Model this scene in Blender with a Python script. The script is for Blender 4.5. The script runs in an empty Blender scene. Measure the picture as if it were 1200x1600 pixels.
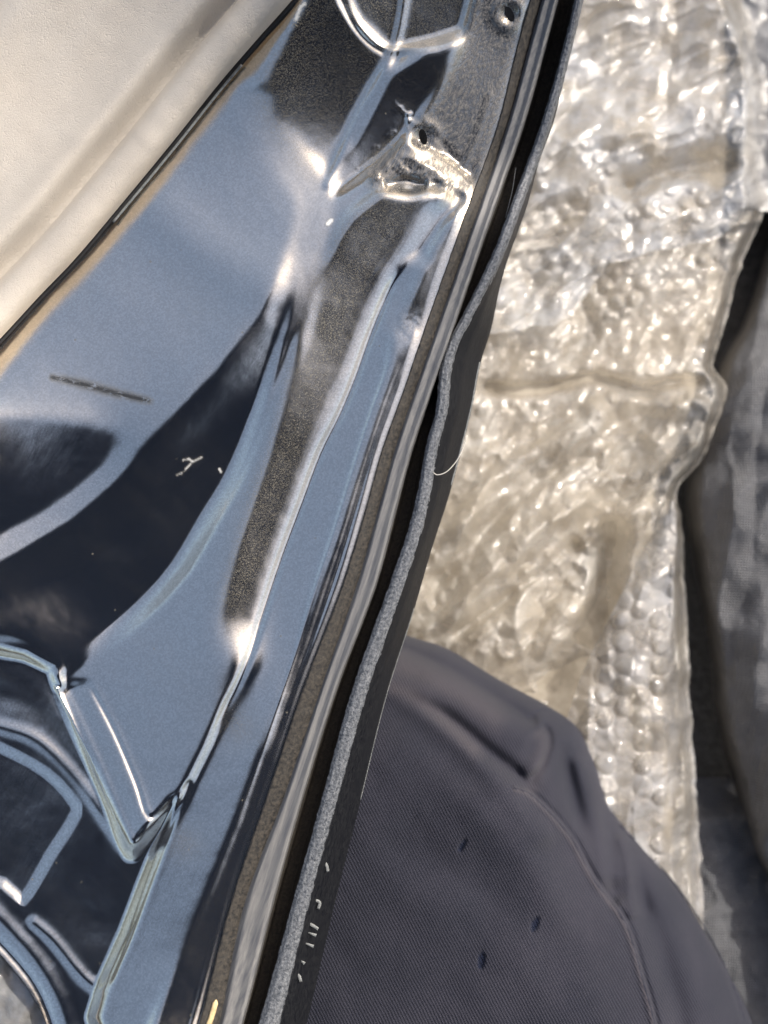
import bpy, math, random
import numpy as np
from mathutils import Vector

# ------------------------------------------------------------------ camera, sky, sun, exposure
SC = bpy.context.scene
COL = SC.collection
CAM_Z, TILT, FPX = 0.62, math.radians(6.0), 800 / math.tan(math.radians(30))
cam_d = bpy.data.cameras.new('camera')
cam = bpy.data.objects.new('camera', cam_d); COL.objects.link(cam)
cam.location = (0, 0, CAM_Z); cam.rotation_euler = (TILT, 0, 0)
cam_d.sensor_fit = 'VERTICAL'; cam_d.sensor_height = 24; cam_d.angle = math.radians(60)
cam_d.clip_start = 0.01; cam_d.clip_end = 500
cam_d.dof.use_dof = True; cam_d.dof.focus_distance = 0.36
cam_d.dof.aperture_fstop = (cam_d.lens / 1000) / 0.0048
SC.camera = cam

SUN = Vector((0.62, 0.48, 0.71)).normalized()
elev = math.asin(SUN.z); azim = math.atan2(SUN.x, SUN.y)
w = bpy.data.worlds.new('World'); SC.world = w; w.use_nodes = True
wn = w.node_tree; bg = wn.nodes['Background']
sky = wn.nodes.new('ShaderNodeTexSky'); sky.sky_type = 'NISHITA'; sky.sun_disc = False
sky.sun_elevation = elev; sky.sun_rotation = azim; sky.air_density = 1.0; sky.dust_density = 5.0
wn.links.new(sky.outputs[0], bg.inputs[0]); bg.inputs[1].default_value = 0.15
sl = bpy.data.lights.new('sun', 'SUN'); sl.energy = 2.3; sl.angle = math.radians(0.6); sl.color = (1, 0.955, 0.88)
so = bpy.data.objects.new('sun', sl); COL.objects.link(so)
so.rotation_euler = SUN.to_track_quat('Z', 'Y').to_euler(); so.location = SUN * 5
SC.view_settings.view_transform = 'Standard'; SC.view_settings.look = 'None'
SC.view_settings.exposure = 0.5; SC.view_settings.gamma = 1.0
SC.render.engine = 'CYCLES'; SC.cycles.use_denoising = True
SC.cycles.max_bounces = 8; SC.cycles.transparent_max_bounces = 12

# ------------------------------------------------------------------ helpers
CT, ST = math.cos(TILT), math.sin(TILT)
def P(u, v, z):
    """photo pixel (1200x1600) -> world x, y on the level z"""
    x = (np.asarray(u, float) - 600) / FPX; y = (800 - np.asarray(v, float)) / FPX
    yy = y * CT + ST; zz = y * ST - CT
    t = (np.asarray(z, float) - CAM_Z) / zz
    return x * t, yy * t, np.asarray(z, float) + 0 * t

_tab = np.random.RandomState(7).rand(512, 512)
def vn(x, y, s=0):
    x = np.asarray(x, float) + s * 17.31; y = np.asarray(y, float) + s * 9.77
    xi = np.floor(x).astype(int); yi = np.floor(y).astype(int)
    fx = x - xi; fy = y - yi
    fx = fx * fx * (3 - 2 * fx); fy = fy * fy * (3 - 2 * fy)
    a = _tab[xi % 512, yi % 512]; b = _tab[(xi + 1) % 512, yi % 512]
    c = _tab[xi % 512, (yi + 1) % 512]; d = _tab[(xi + 1) % 512, (yi + 1) % 512]
    return (a * (1 - fx) + b * fx) * (1 - fy) + (c * (1 - fx) + d * fx) * fy
def fbm(x, y, o=4, s=0):
    r = 0; a = 0.5
    for k in range(o):
        r = r + a * (vn(x, y, s + k * 3.1) - 0.5); x = x * 2.03; y = y * 2.03; a *= 0.5
    return r
def ridged(x, y, o=3, s=0):
    r = 0; a = 0.5
    for k in range(o):
        r = r + a * (1 - np.abs(2 * vn(x, y, s + k * 5.3) - 1)) ** 2; x = x * 2.1; y = y * 2.1; a *= 0.5
    return r
def facet(x, y, s=0):
    x = np.asarray(x, float) + s * 17.31; y = np.asarray(y, float) + s * 9.77
    xi = np.floor(x).astype(int); yi = np.floor(y).astype(int); fx = x - xi; fy = y - yi
    a = _tab[xi % 512, yi % 512]; b = _tab[(xi + 1) % 512, yi % 512]; c = _tab[xi % 512, (yi + 1) % 512]; d = _tab[(xi + 1) % 512, (yi + 1) % 512]
    return np.where(fx + fy < 1, a + (b - a) * fx + (c - a) * fy, d + (c - d) * (1 - fx) + (b - d) * (1 - fy)) - 0.5
def smooth(pts, n=10):
    p = np.array(pts, float); out = []
    q = np.vstack([2 * p[0] - p[1], p, 2 * p[-1] - p[-2]])
    for i in range(1, len(q) - 2):
        for t in np.linspace(0, 1, n, endpoint=False):
            a, b, c, d = q[i - 1], q[i], q[i + 1], q[i + 2]
            out.append(0.5 * (2 * b + (c - a) * t + (2 * a - 5 * b + 4 * c - d) * t * t + (3 * b - a - 3 * c + d) * t ** 3))
    out.append(p[-1]); return np.array(out)
def dist(U, V, pts, sm=4):
    """distance to a smoothed polyline, signed side (+ = to the image-right of its direction), 0..1 along it"""
    p = smooth(pts, sm) if sm and len(pts) > 2 else np.array(pts, float)
    best = np.full(U.shape, 1e9); side = np.zeros(U.shape); par = np.zeros(U.shape); m = len(p) - 1
    for i in range(m):
        ax, ay = p[i]; dx, dy = p[i + 1] - p[i]; L = dx * dx + dy * dy + 1e-9
        t = np.clip(((U - ax) * dx + (V - ay) * dy) / L, 0, 1)
        ex = U - ax - t * dx; ey = V - ay - t * dy; d = ex * ex + ey * ey
        k = d < best
        best = np.where(k, d, best); side = np.where(k, np.sign(dx * ey - dy * ex), side); par = np.where(k, (i + t) / m, par)
    return np.sqrt(best), -side, par
def inside(U, V, poly, sm=0):
    p = smooth(list(poly) + [poly[0]], sm) if sm else np.array(poly, float)
    r = np.zeros(U.shape, bool); n = len(p); j = n - 1
    for i in range(n):
        xi, yi = p[i]; xj, yj = p[j]
        if yi != yj:
            r ^= ((yi > V) != (yj > V)) & (U < (xj - xi) * (V - yi) / (yj - yi) + xi)
        j = i
    return r
def sstep(a, b, x):
    t = np.clip((x - a) / (b - a), 0, 1); return t * t * (3 - 2 * t)
def blur(A, s):
    r = int(3 * s + 1); k = np.exp(-0.5 * (np.arange(-r, r + 1) / s) ** 2); k /= k.sum()
    for ax in (0, 1):
        pad = [(0, 0), (0, 0)]; pad[ax] = (r, r)
        B = np.pad(A, pad, 'edge'); C = np.zeros_like(A); n = A.shape[ax]
        for i, kk in enumerate(k):
            C += kk * (B[i:i + n] if ax == 0 else B[:, i:i + n])
        A = C
    return A
def pchip(x, xs, ys):
    xs = np.array(xs, float); ys = np.array(ys, float); x = np.asarray(x, float)
    m = np.gradient(ys, xs); i = np.clip(np.searchsorted(xs, x) - 1, 0, len(xs) - 2)
    h = xs[i + 1] - xs[i]; t = (x - xs[i]) / h; tc = np.clip(t, 0, 1)
    r = (2 * tc**3 - 3 * tc**2 + 1) * ys[i] + (tc**3 - 2 * tc**2 + tc) * h * m[i] + (-2 * tc**3 + 3 * tc**2) * ys[i + 1] + (tc**3 - tc**2) * h * m[i + 1]
    return np.where(t < 0, ys[0] + (x - xs[0]) * m[0], np.where(t > 1, ys[-1] + (x - xs[-1]) * m[-1], r))
def gridmesh(name, X, Y, Z, mat, parent=None, attrs=None, keep=None, thick=None, flip=False):
    """a rows x columns sheet as one mesh; attrs: per-vertex floats"""
    R, C = X.shape
    co = np.stack([X, Y, Z], -1).reshape(-1, 3)
    i = np.arange(R * C).reshape(R, C)
    q = np.stack([i[:-1, :-1], i[1:, :-1], i[1:, 1:], i[:-1, 1:]], -1).reshape(-1, 4)
    if flip: q = q[:, ::-1]
    if keep is not None:
        k = keep[:-1, :-1] & keep[1:, :-1] & keep[1:, 1:] & keep[:-1, 1:]
        q = q[k.reshape(-1)]
        used = np.zeros(R * C, bool); used[q.reshape(-1)] = True
        idx = np.cumsum(used) - 1; co = co[used]; q = idx[q]
    me = bpy.data.meshes.new(name)
    me.vertices.add(len(co)); me.vertices.foreach_set('co', co.astype(np.float32).ravel())
    me.loops.add(len(q) * 4); me.loops.foreach_set('vertex_index', q.astype(np.int32).ravel())
    me.polygons.add(len(q)); me.polygons.foreach_set('loop_start', np.arange(0, len(q) * 4, 4, dtype=np.int32))
    me.polygons.foreach_set('loop_total', np.full(len(q), 4, np.int32))
    me.update(calc_edges=True); me.polygons.foreach_set('use_smooth', np.ones(len(q), bool))
    for k, a in (attrs or {}).items():
        at = me.attributes.new(k, 'FLOAT', 'POINT'); a = a.reshape(-1)
        if keep is not None: a = a[used]
        at.data.foreach_set('value', a.astype(np.float32))
    me.materials.append(mat)
    o = bpy.data.objects.new(name, me); COL.objects.link(o)
    if parent is not None: o.parent = parent
    if thick:
        md = o.modifiers.new('thickness', 'SOLIDIFY'); md.thickness = thick; md.offset = -1
    return o
def tube(name, pts, rad, mat, parent=None, n=8, flat=1.0):
    pts = np.array(pts, float); m = len(pts); rad = np.full(m, rad) if np.isscalar(rad) else np.array(rad, float)
    T = np.gradient(pts, axis=0); T /= np.linalg.norm(T, axis=1)[:, None] + 1e-12
    up = np.array([0, 0, 1.0]); A = np.cross(T, up)
    bad = np.linalg.norm(A, axis=1) < 0.05; A[bad] = np.array([1, 0, 0]); A /= np.linalg.norm(A, axis=1)[:, None]
    B = np.cross(A, T); th = np.linspace(0, 2 * np.pi, n + 1)
    ring = pts[:, None] + rad[:, None, None] * (np.cos(th)[None, :, None] * A[:, None] + flat * np.sin(th)[None, :, None] * B[:, None])
    me = bpy.data.meshes.new(name)
    vs = ring[:, :-1].reshape(-1, 3).tolist(); fs = []
    for i in range(m - 1):
        for j in range(n):
            a, b = i * n + j, i * n + (j + 1) % n; fs.append((a, b, b + n, a + n))
    fs.append(tuple(range(n))[::-1]); fs.append(tuple(range((m - 1) * n, m * n)))
    me.from_pydata(vs, [], fs); me.polygons.foreach_set('use_smooth', [True] * len(fs)); me.materials.append(mat); me.update()
    o = bpy.data.objects.new(name, me); COL.objects.link(o)
    if parent is not None: o.parent = parent
    return o
def empty(name, label, cat, group=None):
    o = bpy.data.objects.new(name, None); COL.objects.link(o); tag(o, label, cat, group); return o
def tag(o, label, cat, group=None):
    o['label'] = label; o['category'] = cat
    if group: o['group'] = group
    return o

class M:
    """small node-material builder"""
    def __init__(s, name):
        s.m = bpy.data.materials.new(name); s.m.use_nodes = True; s.t = s.m.node_tree
        s.b = s.t.nodes['Principled BSDF']; s.out = s.t.nodes['Material Output']
        s.tc = s.t.nodes.new('ShaderNodeTexCoord').outputs['Object']
    def put(s, sock, val):
        if hasattr(val, 'is_output'): s.t.links.new(val, sock)
        else: sock.default_value = val
    def node(s, typ, ins=None, **kw):
        n = s.t.nodes.new('ShaderNode' + typ)
        for k, v in kw.items(): setattr(n, k, v)
        for k, v in (ins or {}).items(): s.put(n.inputs[k], v)
        return n
    def p(s, **kw):
        for k, v in kw.items(): s.put(s.b.inputs[k.replace('_', ' ')], v)
    def attr(s, n): return s.node('Attribute', attribute_name=n).outputs['Fac']
    def noise(s, scale, detail=4, rough=0.6, vec=None): return s.node('TexNoise', {'Scale': scale, 'Detail': detail, 'Roughness': rough, 'Vector': vec or s.tc}).outputs['Fac']
    def vor(s, scale, vec=None, feature='F1', out='Distance'): return s.node('TexVoronoi', {'Scale': scale, 'Vector': vec or s.tc}, feature=feature).outputs[out]
    def map(s, sc=(1, 1, 1), rot=(0, 0, 0)): return s.node('Mapping', {'Vector': s.node('Mapping', {'Vector': s.tc, 'Rotation': rot}).outputs[0], 'Scale': sc}).outputs[0]
    def mr(s, v, a, b, c=0.0, d=1.0): return s.node('MapRange', {'Value': v, 'From Min': a, 'From Max': b, 'To Min': c, 'To Max': d}, clamp=True).outputs[0]
    def op(s, o, a, b=0.0): 
        n = s.t.nodes.new('ShaderNodeMath'); n.operation = o; s.put(n.inputs[0], a); s.put(n.inputs[1], b); return n.outputs[0]
    def mix(s, f, a, b):
        n = s.t.nodes.new('ShaderNodeMix'); n.data_type = 'RGBA'
        s.put(n.inputs[0], f); s.put(n.inputs[6], a); s.put(n.inputs[7], b); return n.outputs[2]
    def bump(s, h, strength=0.5, d=0.001): return s.node('Bump', {'Height': h, 'Strength': strength, 'Distance': d}).outputs[0]
def rgb(r, g, b): return (r, g, b, 1)

# ------------------------------------------------------------------ materials
def make_paint():
    m = M('dark_metallic_paint')
    dust_sparkle = m.attr('dust_sparkle'); scuff = m.attr('scuff'); mark = m.attr('mark'); chip = m.attr('chip'); clean = m.attr('clean')
    fl = m.vor(1500, out='Color'); flv = m.node('SeparateColor', {'Color': fl}).outputs[0]
    smear = m.noise(16, 5, 0.65, m.map((1, 2.2, 1), (0, 0, 0.7)))
    grain = m.noise(1900, 2, 0.7)
    base = m.mix(m.mr(flv, 0.2, 1), rgb(0.80, 0.715, 0.585), rgb(0.96, 0.86, 0.71))
    # dusty paint, plus gold flake sparkle put into its colour
    d = m.op('MULTIPLY', m.mr(grain, 0.40, 0.66), dust_sparkle)
    d = m.op('ADD', d, m.op('MULTIPLY', m.mr(smear, 0.52, 0.75), 0.04))
    specks = m.mr(m.vor(130), 0.075, 0.04); spn = m.mr(m.noise(60, 2), 0.52, 0.6)
    d = m.op('ADD', d, m.op('MULTIPLY', m.op('MULTIPLY', specks, spn), 0.55))
    wave = m.noise(1300, 3, 0.6, m.node('VectorMath', {0: m.map((1, 0.025, 1), (0, 0, 0.42)), 1: m.node('VectorMath', {0: m.node('TexNoise', {'Scale': 28.0, 'Vector': m.tc}).outputs['Color'], 1: (0.010, 0.0, 0.0)}, operation='MULTIPLY').outputs[0]}, operation='ADD').outputs[0])
    sc_f = m.op('MULTIPLY', scuff, m.mr(wave, 0.40, 0.60, 0.6, 1.0))
    d = m.op('MINIMUM', m.op('ADD', d, m.op('MULTIPLY', sc_f, 0.95)), 0.97)
    d = m.op('MAXIMUM', d, chip)
    dcol = m.mix(m.mr(grain, 0.35, 0.7), rgb(0.06, 0.056, 0.048), rgb(0.26, 0.235, 0.175))
    dcol = m.mix(scuff, dcol, m.mix(m.mr(wave, 0.40, 0.60), rgb(0.04, 0.042, 0.047), rgb(0.17, 0.16, 0.148)))
    dcol = m.mix(chip, dcol, rgb(0.85, 0.85, 0.82))
    markf = m.op('MULTIPLY', mark, m.mr(m.noise(420, 3, 0.8, m.map((0.5, 1, 1), (0, 0, 0.2))), 0.28, 0.45))
    ob = m.op('MAXIMUM', d, markf)
    dcol = m.mix(markf, dcol, rgb(0.008, 0.010, 0.013))
    hair = m.noise(900, 2, 0.6, m.map((1, 0.05, 1), (0, 0, 0.45)))
    nrm = m.bump(m.op('ADD', flv, m.op('MULTIPLY', hair, 1.2)), 0.04, 0.0004)
    rgh = m.mr(smear, 0.3, 0.8, 0.21, 0.29)
    gl = m.node('BsdfGlossy', {'Color': base, 'Roughness': rgh, 'Normal': nrm}, distribution='BECKMANN')
    df = m.node('BsdfDiffuse', {'Color': rgb(0.006, 0.009, 0.016), 'Normal': nrm})
    ct = m.node('BsdfGlossy', {'Color': rgb(1, 1, 1), 'Roughness': 0.09, 'Normal': nrm}, distribution='BECKMANN')
    lay = m.node('AddShader', {0: gl.outputs[0], 1: df.outputs[0]})
    lay = m.node('MixShader', {0: m.node('Fresnel', {'IOR': 1.5}).outputs[0], 1: lay.outputs[0], 2: ct.outputs[0]})
    db = m.node('BsdfPrincipled', {'Base Color': dcol, 'Roughness': 0.6, 'Normal': m.bump(m.op('ADD', grain, m.op('MULTIPLY', wave, m.op('MULTIPLY', scuff, 4.0))), 0.6, 0.0004)})
    ms = m.node('MixShader', {0: ob, 1: lay.outputs[0], 2: db.outputs[0]})
    m.t.links.new(ms.outputs[0], m.out.inputs[0]); return m.m

def make_leather():
    m = M('beige_grained_vinyl')
    w = m.node('TexVoronoi', {'Scale': 900.0, 'Vector': m.node('Mix', {0: 0.06}, data_type='VECTOR').outputs[1]}, feature='DISTANCE_TO_EDGE')
    nz = m.node('TexNoise', {'Scale': 220.0, 'Detail': 3.0, 'Vector': m.tc}).outputs['Color']
    mx = m.node('VectorMath', {0: m.node('VectorMath', {0: nz, 1: (0.004, 0.004, 0.004)}, operation='MULTIPLY').outputs[0], 1: m.tc}, operation='ADD').outputs[0]
    m.t.links.new(mx, w.inputs['Vector'])
    h = m.mr(w.outputs['Distance'], 0.0, 0.12)
    big = m.noise(30, 4)
    c = m.mix(m.mr(big, 0.35, 0.7), rgb(0.53, 0.475, 0.40), rgb(0.60, 0.545, 0.465))
    c = m.mix(m.mr(h, 0, 0.6, 0.18, 0), c, rgb(0.36, 0.32, 0.27))
    m.p(Base_Color=c, Roughness=0.42, Specular_IOR_Level=0.5, Normal=m.bump(m.op('ADD', h, m.op('MULTIPLY', m.noise(1300, 2), 0.5)), 0.4, 0.0003)); return m.m

def make_simple(name, col, rough=0.5, metal=0.0, nscale=200, amt=0.3, bump=0.3, col2=None, coat=0.0, dist_=0.0005, stretch=None):
    m = M(name); vec = m.map(*stretch) if stretch else None
    n = m.noise(nscale, 5, 0.65, vec)
    c2 = col2 or tuple(min(1, x * (1 + amt)) for x in col)
    c = m.mix(m.mr(n, 0.35, 0.68), rgb(*[x * (1 - amt * 0.5) for x in col]), rgb(*c2))
    m.p(Base_Color=c, Roughness=m.mr(n, 0.3, 0.7, max(rough - 0.1, 0.03), min(rough + 0.12, 1)), Metallic=metal, Coat_Weight=coat, Coat_Roughness=0.08, Normal=m.bump(n, bump, dist_)); return m.m

def make_film(name, col, alpha, rough=0.16, warm=None):
    m = M(name)
    n = m.noise(45, 5, 0.6)
    c = m.mix(m.mr(n, 0.35, 0.65), rgb(*col), rgb(*(warm or col)))
    cr = m.noise(260, 2, 0.5, m.map((1, 1.7, 1), (0, 0, 0.6)))
    nm = m.bump(cr, 0.5, 0.0012)
    m.p(Base_Color=c, Roughness=rough, Specular_IOR_Level=0.7, Coat_Weight=0.9, Coat_Roughness=0.06, Coat_IOR=1.7, Normal=nm, Coat_Normal=nm)
    tl = m.node('BsdfTranslucent', {'Color': c, 'Normal': nm}); tr = m.node('BsdfTransparent', {'Color': rgb(0.97, 0.96, 0.94)})
    a = m.node('MixShader', {0: 0.15, 1: m.b.outputs[0], 2: tl.outputs[0]})
    f = m.node('MixShader', {0: m.mr(n, 0.3, 0.7, alpha + 0.06, alpha - 0.18), 1: tr.outputs[0], 2: a.outputs[0]})
    m.t.links.new(f.outputs[0], m.out.inputs[0]); return m.m

def make_knit():
    m = M('faded_navy_knit')
    v1 = m.map((1, 1, 0.6), (0, 0, math.radians(-28)))
    cols = m.node('TexWave', {'Vector': v1, 'Scale': 235, 'Distortion': 2.2, 'Detail': 2, 'Detail Scale': 0.5}, bands_direction='X').outputs['Fac']
    rows = m.node('TexWave', {'Vector': v1, 'Scale': 310, 'Distortion': 2.4, 'Detail': 1}, bands_direction='Y').outputs['Fac']
    h = m.op('MULTIPLY', m.mr(cols, 0, 1, 0.1, 1), m.mr(rows, 0, 1, 0.55, 1))
    fz = m.noise(2200, 3, 0.7); big = m.noise(14, 4, 0.6)
    fold_tone = m.attr('fold_tone')
    c = m.mix(h, rgb(0.0105, 0.012, 0.020), rgb(0.038, 0.0395, 0.058))
    c = m.mix(m.op('MULTIPLY', m.mr(big, 0.4, 0.7), 0.5), c, rgb(0.050, 0.048, 0.065))
    c = m.mix(m.op('MULTIPLY', fold_tone, m.mr(fz, 0.3, 0.6, 0.5, 1)), c, rgb(0.12, 0.105, 0.112))
    c = m.mix(m.attr('tear_dark'), c, rgb(0.008, 0.012, 0.03))
    m.p(Base_Color=c, Roughness=0.9, Specular_IOR_Level=0.2, Sheen_Weight=0.1, Sheen_Roughness=0.5, Normal=m.bump(m.op('ADD', h, m.op('MULTIPLY', fz, 0.5)), 0.75, 0.0009)); return m.m

def make_tarp():
    m = M('black_woven_tarpaulin')
    wv = []
    for d in 'XY':
        wv.append(m.node('TexWave', {'Vector': m.map((1, 1, 1), (0, 0, 0.08)), 'Scale': 190, 'Distortion': 2.2, 'Detail': 3, 'Detail Scale': 0.5}, bands_direction=d).outputs['Fac'])
    h = m.op('ADD', wv[0], wv[1]); n = m.noise(50, 6, 0.65)
    c = m.mix(m.mr(n, 0.35, 0.7), rgb(0.085, 0.087, 0.093), rgb(0.15, 0.152, 0.16))
    m.p(Base_Color=c, Roughness=0.42, Specular_IOR_Level=0.6, Normal=m.bump(m.op('ADD', m.op('MULTIPLY', h, 0.5), m.op('MULTIPLY', n, 4)), 0.7, 0.0012)); return m.m

PAINT = make_paint(); VINYL = make_leather()
DIRTSEAL = make_simple('dusty_brown_sealant', (0.018, 0.017, 0.016), 0.7, 0, 700, 0.9, 0.5, (0.062, 0.053, 0.042))
FLANGE = make_simple('dusty_grey_primed_steel', (0.12, 0.122, 0.13), 0.55, 0.0, 900, 0.3, 0.12, (0.19, 0.187, 0.18), stretch=((1, 0.05, 1), (0, 0, 0.32)))
CHANNEL = make_simple('dirty_black_gutter', (0.028, 0.024, 0.02), 0.8, 0, 900, 0.8, 0.5, (0.06, 0.05, 0.038))
HEM = make_simple('chalky_grey_hem_edge', (0.075, 0.085, 0.10), 0.45, 0.1, 900, 0.7, 0.5, (0.21, 0.22, 0.235), dist_=0.0008)
SKIN = make_simple('scuffed_black_paint', (0.004, 0.005, 0.009), 0.5, 0.0, 1100, 0.8, 0.1, (0.016, 0.017, 0.019), coat=0.0, stretch=((1, 0.3, 1), (0, 0, 0.32)))
SKIN.node_tree.nodes['Principled BSDF'].inputs['Specular IOR Level'].default_value = 0.25
SCRATCH = make_simple('bare_scratched_metal', (0.20, 0.21, 0.21), 0.5, 0.2, 900, 0.5, 0.4)
RUBBER = make_simple('black_rubber', (0.015, 0.015, 0.017), 0.6, 0, 600, 0.6, 0.4)
FILM_CLEAR = make_film('crumpled_clear_film', (0.66, 0.68, 0.71), 0.55, 0.12, (0.52, 0.49, 0.44))
FILM_TAN = make_film('yellowed_bubble_film', (0.70, 0.675, 0.625), 0.48, 0.12, (0.55, 0.505, 0.435))
FILM_GREY = make_film('greyish_bubble_film', (0.60, 0.60, 0.61), 0.5, 0.10, (0.46, 0.43, 0.39))
PAPER = make_simple('tan_packing_paper', (0.30, 0.255, 0.19), 0.8, 0, 40, 0.35, 0.4, (0.48, 0.43, 0.35))
KNIT = make_knit(); TARP = make_tarp()
JACKET = make_simple('dark_jacket_cloth', (0.008, 0.009, 0.013), 0.95, 0, 120, 0.3, 0.1)
JACKET.node_tree.nodes['Principled BSDF'].inputs['Specular IOR Level'].default_value = 0.05
GROUND = make_simple('dark_asphalt', (0.045, 0.043, 0.04), 0.9, 0, 160, 0.6, 0.8, (0.085, 0.082, 0.078), dist_=0.003)
STRAW = make_simple('straw_chip', (0.62, 0.47, 0.25), 0.6, 0, 400, 0.3, 0.3)
THREAD = make_simple('pale_fibre', (0.6, 0.57, 0.5), 0.5, 0, 400, 0.2, 0.1)
SEAMT = make_simple('navy_seam_thread', (0.022, 0.024, 0.04), 0.9, 0, 2500, 0.6, 0.7)

# ------------------------------------------------------------------ ground
g = np.linspace(-3, 3, 40); GX, GY = np.meshgrid(g, g)
gr = gridmesh('ground', GX, GY, 0 * GX + 0.004 * fbm(GX * 3, GY * 3), GROUND); gr['kind'] = 'structure'

# ------------------------------------------------------------------ car door
Z0 = 0.262
door = empty('car_door', 'black metallic car door lying inside-up, scuffed edge and beige trim showing', 'car door')

# lengthwise lines of the door edge: photo column at each photo row
VE = [-60, 50, 200, 320, 430, 520, 600, 700, 800, 900, 1075, 1250, 1400, 1600, 1680]
E_ = lambda v: pchip(v, [-60, 50, 200, 320, 430, 520, 600, 700, 800, 900, 1075, 1250, 1400, 1600, 1680], [848, 815, 777, 733, 694, 662, 635, 599, 571, 541, 475, 416, 365, 312, 288])
B1_ = lambda v: pchip(v, [-60, 50, 200, 320, 430, 520, 600, 700, 800, 900, 1075, 1250, 1400, 1600, 1680], [863, 833, 791, 750, 712, 680, 652, 618, 590, 562, 502, 442, 385, 342, 321])
B2_ = lambda v: pchip(v, [-60, 50, 200, 320, 430, 520, 600, 700, 800, 900, 1075, 1250, 1400, 1600, 1680], [886, 857, 815, 773, 735, 705, 677, 643, 616, 590, 525, 470, 428, 377, 353])
H1_ = lambda v: pchip(v, [-60, 50, 200, 300, 400, 450, 500, 540, 580, 640, 700, 760, 830, 900, 1075, 1250, 1400, 1600, 1680], [911, 886, 843, 806, 768, 744, 719, 698, 687, 681, 665, 654, 637, 613, 551, 502, 460, 404, 380])
HW_ = lambda v: pchip(v, [-60, 50, 200, 400, 640, 1000, 1400, 1680], [11, 11, 14, 16, 18, 24, 25, 34])
O_ = lambda v: pchip(v, [-60, 0, 50, 130, 200, 240, 330, 420, 450, 520, 560, 640, 700, 780, 860, 960, 1075, 1250, 1400, 1600, 1680], [932, 912, 900, 880, 862, 847, 821, 789, 781, 766, 753, 737, 722, 700, 674, 645, 608, 564, 526, 479, 458])

# ---- pressed inner panel: pieces of sheet that each face their own way, joined by rounded bends
ST_ = 2.0; REGF = 2e-5
us = np.arange(-50, 872, ST_); vs = np.arange(-60, 1664, ST_)
U, V = np.meshgrid(us, vs)
PX, PY, _ = P(U, V, Z0)
ray = np.stack([PX, PY, np.full_like(PX, Z0 - CAM_Z)], -1); ray /= np.linalg.norm(ray, axis=-1)[..., None]
def facing(target, point):
    """slope of sheet (dz/dx, dz/dy) whose mirror direction goes to a point / a sky direction"""
    if point: d = np.stack([target[0] - PX, target[1] - PY, np.full_like(PX, target[2] - Z0)], -1)
    else: d = np.broadcast_to(np.array(target, float), ray.shape)
    d = d / np.linalg.norm(d, axis=-1)[..., None]; n = d - ray
    return -n[..., 0] / n[..., 2], -n[..., 1] / n[..., 2]
BODY = (0.0, -0.14, 0.97)
LOW = (-0.03, -0.30, 0.80)
def S(a, b): return ((a, b, 1.0), False)
T = (BODY, True); T2 = (LOW, True); TL = ((-0.10, -0.17, 0.95), True); TV = ((-0.06, -0.28, 0.84), True); TA = ((-0.34, -0.24, 0.76), True)
crest = [(478, 395), (440, 445), (400, 497), (330, 582), (250, 668), (180, 738), (100, 803), (0, 868), (-60, 902)]
vright = [(474, 402), (468, 445), (455, 512), (435, 582), (410, 662), (372, 752), (330, 822), (290, 890), (250, 938), (200, 985), (150, 1022), (100, 1050), (86, 1046)]
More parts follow.
